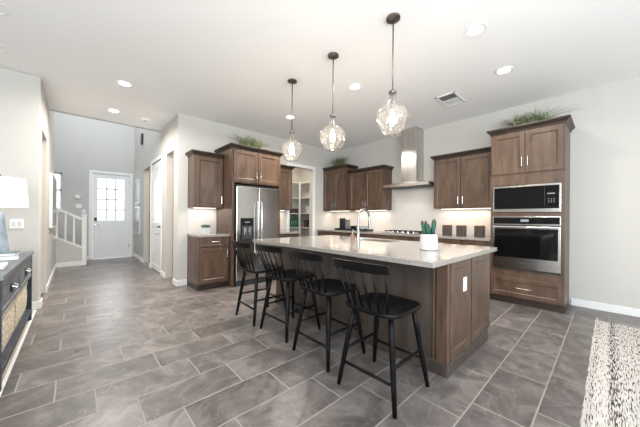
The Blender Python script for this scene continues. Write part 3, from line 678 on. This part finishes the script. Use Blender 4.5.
# ------------------------------------------------------------------ bar stools
def stool(loc, label):
    t = thing('bar_stool', (0, 0, 0), label, 'bar stool', 'black bar stools along the island')
    # local: +x towards island; seat centre at origin
    n = 28; sz = .605
    def outline(k, z, dz=0):
        pts = []
        for i in range(n):
            a = 2 * PI * i / n; cx_, sy_ = math.cos(a), math.sin(a)
            x = -.015 + .22 * math.copysign(abs(cx_) ** .42, cx_); y = (.222 + .004 * cx_) * math.copysign(abs(sy_) ** .42, sy_)
            pts.append((x * k, y * k, z + dz))
        return pts
    q = MB(); q.rings([outline(.90, sz - .034), outline(.985, sz - .026), outline(1.0, sz - .012), outline(.985, sz - .001), outline(.93, sz), outline(.6, sz - .008), outline(.2, sz - .011)])
    q.build('seat', BLK, t, smooth='auto')
    top_ = {(-1): -.150, 1: .150}; bot = {(-1): -.225, 1: .222}
    def leg_at(sx, sy, z):
        s = (sz - .03 - z) / (sz - .03); return Vector((top_[sx] + (bot[sx] - top_[sx]) * s, sy * (.150 + .080 * s), z))
    for sx in (-1, 1):
        for sy in (-1, 1):
            MB().tube([leg_at(sx, sy, z) for z in (sz - .028, .42, .15, 0)], [.018, .0205, .018, .0145], 12).build('leg', BLK, t, smooth=True)
    for a_, b_, z in (((-1, -1), (-1, 1), .17), ((1, -1), (1, 1), .20), ((-1, -1), (1, -1), .265), ((-1, 1), (1, 1), .265)):
        MB().tube([leg_at(*a_, z), (leg_at(*a_, z) + leg_at(*b_, z)) / 2, leg_at(*b_, z)], [.009, .012, .009], 10).build('stretcher', BLK, t, smooth=True)
    # back rail
    def railp(s, z):   # s -1..1
        return Vector((-.29 - .035 * (1 - s * s) - (z - .90) * .25, s * .224, z))
    q = MB(); rs = []
    for i in range(13):
        s = -1 + i / 6; zt = .935 - .006 * s * s; zb = .868 + .004 * s * s; th = .010
        rs.append([railp(s, zb) + Vector((-th, 0, 0)), railp(s, zt) + Vector((-th * .8, 0, 0)), railp(s, zt) + Vector((th * .8, 0, 0)), railp(s, zb) + Vector((th, 0, 0))])
    q.rings(rs); q.build('top_rail', BLK, t, bevel=.004)
    for i in range(6):
        s = -1 + 2 * i / 5
        b0 = Vector((-.188 - .018 * (1 - s * s), s * .155, sz - .012)); tp = railp(s * .90, .878)
        MB().tube([b0, b0.lerp(tp, .4), tp], [.0085, .0095, .007], 8).build('spindle', BLK, t, smooth=True)
    return t
st = stool((0, 0, 0), '')
for i, (x, y, rz, lb) in enumerate(((1.655, 1.11, .02, 'black spindle-back bar stool closest to the camera, at the near end of the island'), (1.70, 1.72, -.02, 'black spindle-back bar stool second from the near end of the island'),
                         (1.73, 2.35, .03, 'black spindle-back bar stool third from the near end of the island'), (1.70, 2.90, -.02, 'black spindle-back bar stool farthest from the camera, near the refrigerator'))):
    o = st if i == 0 else copy_tree(st)
    o.location = (x, y, 0); o.rotation_euler.z = rz; o['label'] = lb

# ------------------------------------------------------------------ pendants, ceiling
def pendant():
    t = thing('pendant_lamp', (0, 0, H), '', 'pendant lamp', 'glass pendant lamps over the island'); t.location = (0, 0, H); c = (0, 0, 0)
    z = lambda v: v
    MB().lathe((0, 0, 0), [(.055, H - .001), (.062, H - .006), (.062, H - .020), (.03, H - .03), (.012, H - .034)], 24).build('canopy', NICKEL, t, smooth='auto')
    MB().tube([(0, 0, 2.36), (0, 0, H - .03)], .0065, 8).build('rod', NICKEL, t, smooth=True)
    so = MB().lathe((0, 0, 0), [(.010, 2.19), (.020, 2.20), (.020, 2.265), (.010, 2.275), (.008, 2.335), (.036, 2.338), (.038, 2.35), (.030, 2.362), (.010, 2.37)], 20).build('socket', NICKEL, t, smooth='auto')
    MB().lathe((0, 0, 0), [(.004, 2.06), (.020, 2.068), (.029, 2.09), (.030, 2.11), (.022, 2.145), (.014, 2.175), (.013, 2.19)], 18).build('bulb', BULB, t, smooth=True)
    prof = [(.033, 2.335), (.030, 2.29), (.031, 2.255), (.042, 2.236), (.075, 2.219), (.112, 2.196), (.136, 2.165), (.143, 2.135), (.139, 2.105), (.124, 2.06), (.104, 2.015), (.088, 1.985), (.070, 1.966), (.045, 1.962), (.02, 1.972), (.003, 1.978)]
    MB().lathe((0, 0, 0), prof, 32, cap=False).build('glass_shade', SHADEG, t, smooth=True)
    return t
pd = pendant()
for i, (y, lb) in enumerate(((1.33, 'glass pendant lamp nearest the camera, largest of the three'), (2.09, 'middle glass pendant lamp over the island'), (2.85, 'glass pendant lamp farthest from the camera, near the refrigerator'))):
    o = pd if i == 0 else copy_tree(pd); o.location = (2.10, y, H); o['label'] = lb
dl_ = thing('recessed_light', (0, 0, H), '', 'recessed light', 'round recessed lights in the ceiling')
MB().lathe((0, 0, 0), [(.066, H - .004), (.092, H - .008), (.096, H - .004), (.096, H - .0005), (.066, H - .0005)], 28, cap=False).build('trim_ring', TRIM, dl_, smooth='auto')
MB().lathe((0, 0, 0), [(.067, H - .0045), (.067, H - .001)], 28).build('lens', LENS, dl_)
for i, (x, y, lb) in enumerate(((2.82, .88, 'round recessed ceiling light just right of the nearest pendant'), (3.84, .88, 'round recessed ceiling light nearest the oven tower and vent'), (2.83, 2.39, 'round recessed ceiling light between the nearest and middle pendants'),
                         (2.84, 3.91, 'round recessed ceiling light just behind the farthest pendant'), (.48, 4.5, 'round recessed light over the walkway, nearer of the two'), (.47, 5.77, 'round recessed light over the walkway, beside the foyer edge'))):
    o = dl_ if i == 0 else copy_tree(dl_); o.location = (x, y, H); o['label'] = lb
    area('downlight', (x, y, H - .02), (0, 0, 0), .12, .12, 13 if y < 1 else 18 if y < 3 else 34, (1, .94, .86)).data.spread = math.radians(160)
area('downlight', (-1.0, 5.6, H - .05), (0, 0, 0), .3, .3, 12, (1, .80, .6))
area('downlight', (1.9, 5.8, H - .05), (0, 0, 0), .3, .3, 9, (1, .85, .68))
area('downlight', (1.9, 7.9, H - .05), (0, 0, 0), .3, .3, 9, (1, .85, .68))
area('downlight', (4.2, 5.85, H - .05), (0, 0, 0), .3, .3, 14, (1, .88, .72))

q = MB(); x0, x1, y0, y1 = 3.96, 4.40, 1.50, 1.78
q.box(x0, x1, y0, y0 + .025, H - .012, H - .0005); q.box(x0, x1, y1 - .025, y1, H - .012, H - .0005); q.box(x0, x0 + .025, y0, y1, H - .012, H - .0005); q.box(x1 - .025, x1, y0, y1, H - .012, H - .0005)
vt = thing('ceiling_vent', (4.18, 1.64, H), 'rectangular white louvred air vent in the kitchen ceiling', 'vent')
q.build('frame', TRIM, vt)
MB().box(x0 + .02, x1 - .02, y0 + .02, y1 - .02, H - .003, H - .0005).build('duct', DKG, vt)
q = MB()
for i in range(8):
    y = y0 + .045 + i * .028
    q.poly([(x0 + .02, y, H - .011), (4.17, y, H - .011), (4.17, y + .016, H - .003), (x0 + .02, y + .016, H - .003)], [(0, 1, 2, 3)])
    q.poly([(4.19, y + .014, H - .011), (x1 - .02, y + .014, H - .011), (x1 - .02, y, H - .003), (4.19, y, H - .003)], [(0, 1, 2, 3)])
q.box(4.17, 4.19, y0, y1, H - .012, H - .002); q.build('louvres', TRIM, vt)
sd = thing('smoke_detector', (.94, 5.86, H), 'round white smoke detector on the ceiling by the foyer edge', 'smoke detector')
MB().lathe((.94, 5.86, 0), [(.075, H - .0005), (.075, H - .015), (.06, H - .035), (.03, H - .04)], 24).build('housing', TRIM, sd, smooth='auto')
MB().lathe((.94, 5.86, 0), [(.015, H - .041), (.015, H - .0385)], 12).build('sensor', DKG, sd)
for (x, y, r_, lb) in ((-.56, 3.62, .10, 'round white ceiling speaker at the top left edge, nearer of the two'), (-.66, 4.46, .085, 'small round white ceiling speaker at the left edge, farther of the two')):
    t = thing('ceiling_speaker', (x, y, H), lb, 'speaker')
    MB().lathe((x, y, 0), [(r_ + .01, H - .0005), (r_ + .012, H - .008), (r_, H - .012), (r_ - .004, H - .006), (.01, H - .006)], 28).build('grille', TRIM, t, smooth='auto')

# ------------------------------------------------------------------ stair rail
sr = thing('stair_railing', (.15, 8.85, 0), 'white stair railing with square balusters left of the front door', 'railing')
MB().box(.11, .20, 8.79, 8.88, 0, 1.23).build('newel_post', TRIM, sr, bevel=.006)
MB().box(.10, .21, 8.78, 8.89, 1.23, 1.26).build('newel_cap', TRIM, sr, bevel=.006)
sl = (1.38 - 1.16) / .42
def rail(z0, z1, y0, y1, nm):
    X0, X1 = -1.2, .11; f = lambda x, z: z + (X1 - x) * .55
    q = MB(); q.rings([[(x, y0, f(x, z0)), (x, y1, f(x, z0)), (x, y1, f(x, z1)), (x, y0, f(x, z1))] for x in (X0, X1)]); q.build(nm, TRIM, sr, bevel=.004)
rail(1.11, 1.17, 8.815, 8.875, 'handrail'); rail(.425, .465, 8.80, 8.89, 'bottom_rail')
for i in range(8):
    x = -.03 - i * .15; MB().box(x - .017, x + .017, 8.828, 8.862, .445 + (.11 - x) * .55, 1.12 + (.11 - x) * .55).build('baluster', TRIM, sr)

# things on the walls
t = thing('framed_artwork', (L, 7.15, 1.48), 'large dark-glazed picture in a pale frame on the left hall wall', 'picture')
MB().box(L, L + .045, 6.55, 7.75, 1.0, 1.96).build('frame', BOOKW, t, bevel=.003); MB().box(L + .045, L + .048, 6.58, 7.72, 1.03, 1.93).build('canvas', BLKG, t)
for z0, z1, lb in ((1.58, 2.27, 'upper of two narrow grey artworks on the wall right of the front door'), (.72, 1.50, 'lower of two narrow grey artworks on the wall right of the front door')):
    t = thing('wall_artwork', (HX, 9.1, z0), lb, 'picture')
    MB().box(HX - .03, HX, 8.75, 9.55, z0, z1).build('frame', BOOKW, t, bevel=.003); MB().box(HX - .033, HX - .03, 8.79, 9.51, z0 + .04, z1 - .04).build('canvas', MIRR, t)
tag(MB().box(HX - .04, HX, 8.38, 8.56, 3.15, 3.42).build('door_chime', DKG, loc=(HX, 8.47, 3.15), bevel=.004), 'small dark chime box high on the foyer wall', 'chime')
o = MB().rings([[(.03 + .055 * math.cos(a_ * PI / 12), y, 1.74 + .055 * math.sin(a_ * PI / 12)) for a_ in range(24)] for y in (9.799, 9.775)]).build('thermostat', TRIM, loc=(.03, 9.8, 1.74)); tag(o, 'round white device on the wall left of the front door', 'thermostat')
for x, z, w, lb in ((.06, 1.48, .06, 'white rectangular keypad plate below the round device'), (.16, 1.34, .04, 'white switch plate just left of the front door casing')):
    t = thing('switch_plate', (x, 9.8, z), lb, 'switch'); MB().box(x - w, x + w, 9.79, 9.799, z - .055, z + .055).build('plate', TRIM, t, bevel=.003)
    MB().box(x - .012, x + .012, 9.784, 9.79, z - .025, z + .025).build('toggle', TRIM, t)
t = thing('switch_plate', (-.545, 5.03, 1.11), 'double white switch plate on the wall behind the console', 'switch')
MB().box(-.605, -.485, 5.022, 5.029, 1.05, 1.17).build('plate', TRIM, t, bevel=.003)
for x in (-.57, -.52): MB().box(x - .016, x + .016, 5.017, 5.022, 1.08, 1.14).build('rocker', GLASSW, t, bevel=.002)
t = thing('tall_cabinet', (1.95, 8.0, 0), 'dark cabinet glimpsed through the farther hall opening', 'cabinet')
MB().box(1.62, 2.2, 8.1, 9.4, 0, 1.35).build('body', CANI, t, bevel=.01); fq = Fr((1.62, 0, 0), (0, -1, 0), (-1, 0, 0))
for a in (-8.74, -9.38): MB().shaker(fq, a, a + .62, .05, 1.30).build('door', CANI, t)

# ------------------------------------------------------------------ console, lamp, books, baskets
cx0, cx1, cy0, cy1 = -.80, -.372, 2.80, 4.56
cs = thing('console_table', (-.58, 3.68, .002), 'charcoal console table with drawers and basket shelf at the left edge', 'console table')
MB().box(cx0 - .01, cx1 + .012, cy0 - .012, cy1 + .012, .768, .80).build('top', CONT, cs, bevel=.003)
for x in (cx0, cx1 - .045):
    for y in (cy0, cy1 - .045): MB().box(x, x + .045, y, y + .045, .002, .768).build('leg', CONS, cs, bevel=.002)
MB().box(cx0, cx1 - .02, cy0 + .045, cy1 - .045, .50, .768).build('case', CONS, cs)
q = MB().box(cx0 + .045, cx1 - .045, cy0 + .005, cy0 + .025, .50, .768); q.box(cx0 + .045, cx1 - .045, cy1 - .025, cy1 - .005, .50, .768); q.build('end_rail', CONS, cs)
MB().box(cx0, cx1, cy0 + .045, cy1 - .045, .10, .135).build('shelf', CONS, cs, bevel=.003)
fcn = Fr((cx1 - .02, 0, 0), (0, 1, 0), (1, 0, 0))
ym = (cy0 + cy1) / 2
for a0, a1 in ((cy0 + .055, ym - .006), (ym + .006, cy1 - .055)):
    d = MB().shaker(fcn, a0, a1, .515, .755, 0, .018, .03, .006, .006).build('drawer', CONT, cs)
    am = (a0 + a1) / 2
    MB().fbox(fcn, am - .055, am + .055, .60, .665, .0175, .022).build('handle_plate', BLKP, d)
    q = MB(); q.tube([fcn.p(am - .05, .65, .02), fcn.p(am - .05, .64, .045), fcn.p(am + .05, .64, .045), fcn.p(am + .05, .65, .02)], .007, 8); q.build('handle', CHROME, d, smooth='auto')
for i, (a0, a1, lb) in enumerate(((cy0 + .07, ym - .02, 'woven seagrass basket on the console shelf, nearer to the camera'), (ym + .02, cy1 - .07, 'woven seagrass basket on the console shelf, nearer the wall'))):
    q = MB(); e = .0; rs = []
    for z, k in ((.136, -.012), (.20, .0), (.30, .004), (.42, 0), (.44, .006), (.465, .006), (.465, -.014), (.16, -.03)):
        x0_, x1_, y0_, y1_ = cx0 + .05 - k, cx1 - .035 + k, a0 + .01 - k, a1 - .01 + k
        rs.append(rc(x0_, x1_, y0_, y1_, z))
    q.rings(rs); tag(q.build('storage_basket', BASK, loc=((cx0 + cx1) / 2, (a0 + a1) / 2, .136)), lb, 'basket')
# lamp
lc = (-.575, 4.20, .801); lp = thing('table_lamp', lc, 'table lamp with white drum shade and pale glass base on the console', 'lamp')
MB().lathe(lc, [(.075, 0), (.078, .008), (.078, .02), (.066, .03)], 24).build('foot', CHROME, lp, smooth='auto')
MB().lathe(lc, [(.066, .03), (.070, .05), (.062, .16), (.049, .30), (.036, .42), (.024, .44), (.014, .45)], 28).build('base', BLUEG, lp, smooth='auto')
MB().tube([(lc[0], lc[1], lc[2] + .45), (lc[0], lc[1], lc[2] + .82)], .006, 8).build('stem', CHROME, lp)
MB().lathe((lc[0], lc[1], 0), [(.010, 1.605), (.014, 1.615), (.012, 1.63), (.004, 1.64)], 12).build('finial', NICKEL, lp, smooth='auto')
MB().lathe((lc[0], lc[1], 0), [(.205, 1.30), (.185, 1.595), (.182, 1.595), (.202, 1.30)], 40, cap=False).build('lamp_shade', SHADE, lp, smooth='auto')
q = MB()
for k in range(3):
    a_ = k * 2 * PI / 3 + .4; q.tube([(lc[0], lc[1], 1.58), (lc[0] + .183 * math.cos(a_), lc[1] + .183 * math.sin(a_), 1.59)], .0025, 6)
q.build('shade_spider', CHROME, lp)
MB().lathe((lc[0], lc[1], 0), [(.01, 1.36), (.028, 1.38), (.03, 1.42), (.014, 1.46)], 14).build('bulb', mat('table_bulb', (1, 1, 1), .5, emit=(1, .92, .8), estr=3.5), lp)
# books
def book(x, y, z, w, d, h, rz, mt, label):
    t = thing('book', (x, y, z), label, 'book'); 
    q = MB(); q.box(-w / 2, w / 2, -d / 2, d / 2, 0, .003); q.box(-w / 2, w / 2, -d / 2, d / 2, h - .003, h); q.box(-w / 2, -w / 2 + .004, -d / 2, d / 2, 0, h)
    c_ = q.build('cover', mt, None); c_.parent = t
    q = MB(); q.box(-w / 2 + .004, w / 2 - .006, -d / 2 + .005, d / 2 - .005, .003, h - .003); c_ = q.build('pages', PAPER, None); c_.parent = t
    t.rotation_euler.z = rz
book(-.50, 3.86, .801, .19, .26, .034, .08, BOOKW, 'white book at the bottom of the stack beside the lamp')
book(-.49, 3.87, .8355, .17, .23, .026, -.05, TEAL, 'teal-covered book on top of the stack beside the lamp')
book(-.52, 3.28, .801, .22, .30, .018, .05, BOOKW, 'thin pale book lying alone on the near half of the console')

# ------------------------------------------------------------------ rug
q = MB(); rr = random.Random(3); x0, x1, y0, y1 = 1.9, 4.66, -1.7, .11
NX, NY = 60, 40; g_ = [[q.b.verts.new((x0 + (x1 - x0) * i / NX, y0 + (y1 - y0) * j / NY + (rr.uniform(-.004, .004) if j in (0, NY) else 0), .010 + rr.uniform(0, .004) if 0 < i < NX and 0 < j < NY else .001)) for j in range(NY + 1)] for i in range(NX + 1)]
for i in range(NX):
    for j in range(NY): q.b.faces.new([g_[i][j], g_[i + 1][j], g_[i + 1][j + 1], g_[i][j + 1]])
for i in range(2):
    yq = (y1 - .02, y0 + .02)[i]; q.tube([(x1 - .01, yq, .012), (x1 + .03, yq + .005, .010), (x1 + .055, yq - .004, .006)], [.010, .012, .006], 6)
tag(q.build('area_rug', RUG, loc=(3.2, -.8, 0), smooth=False), 'cream and charcoal hand-woven rug on the tile at the right', 'rug')
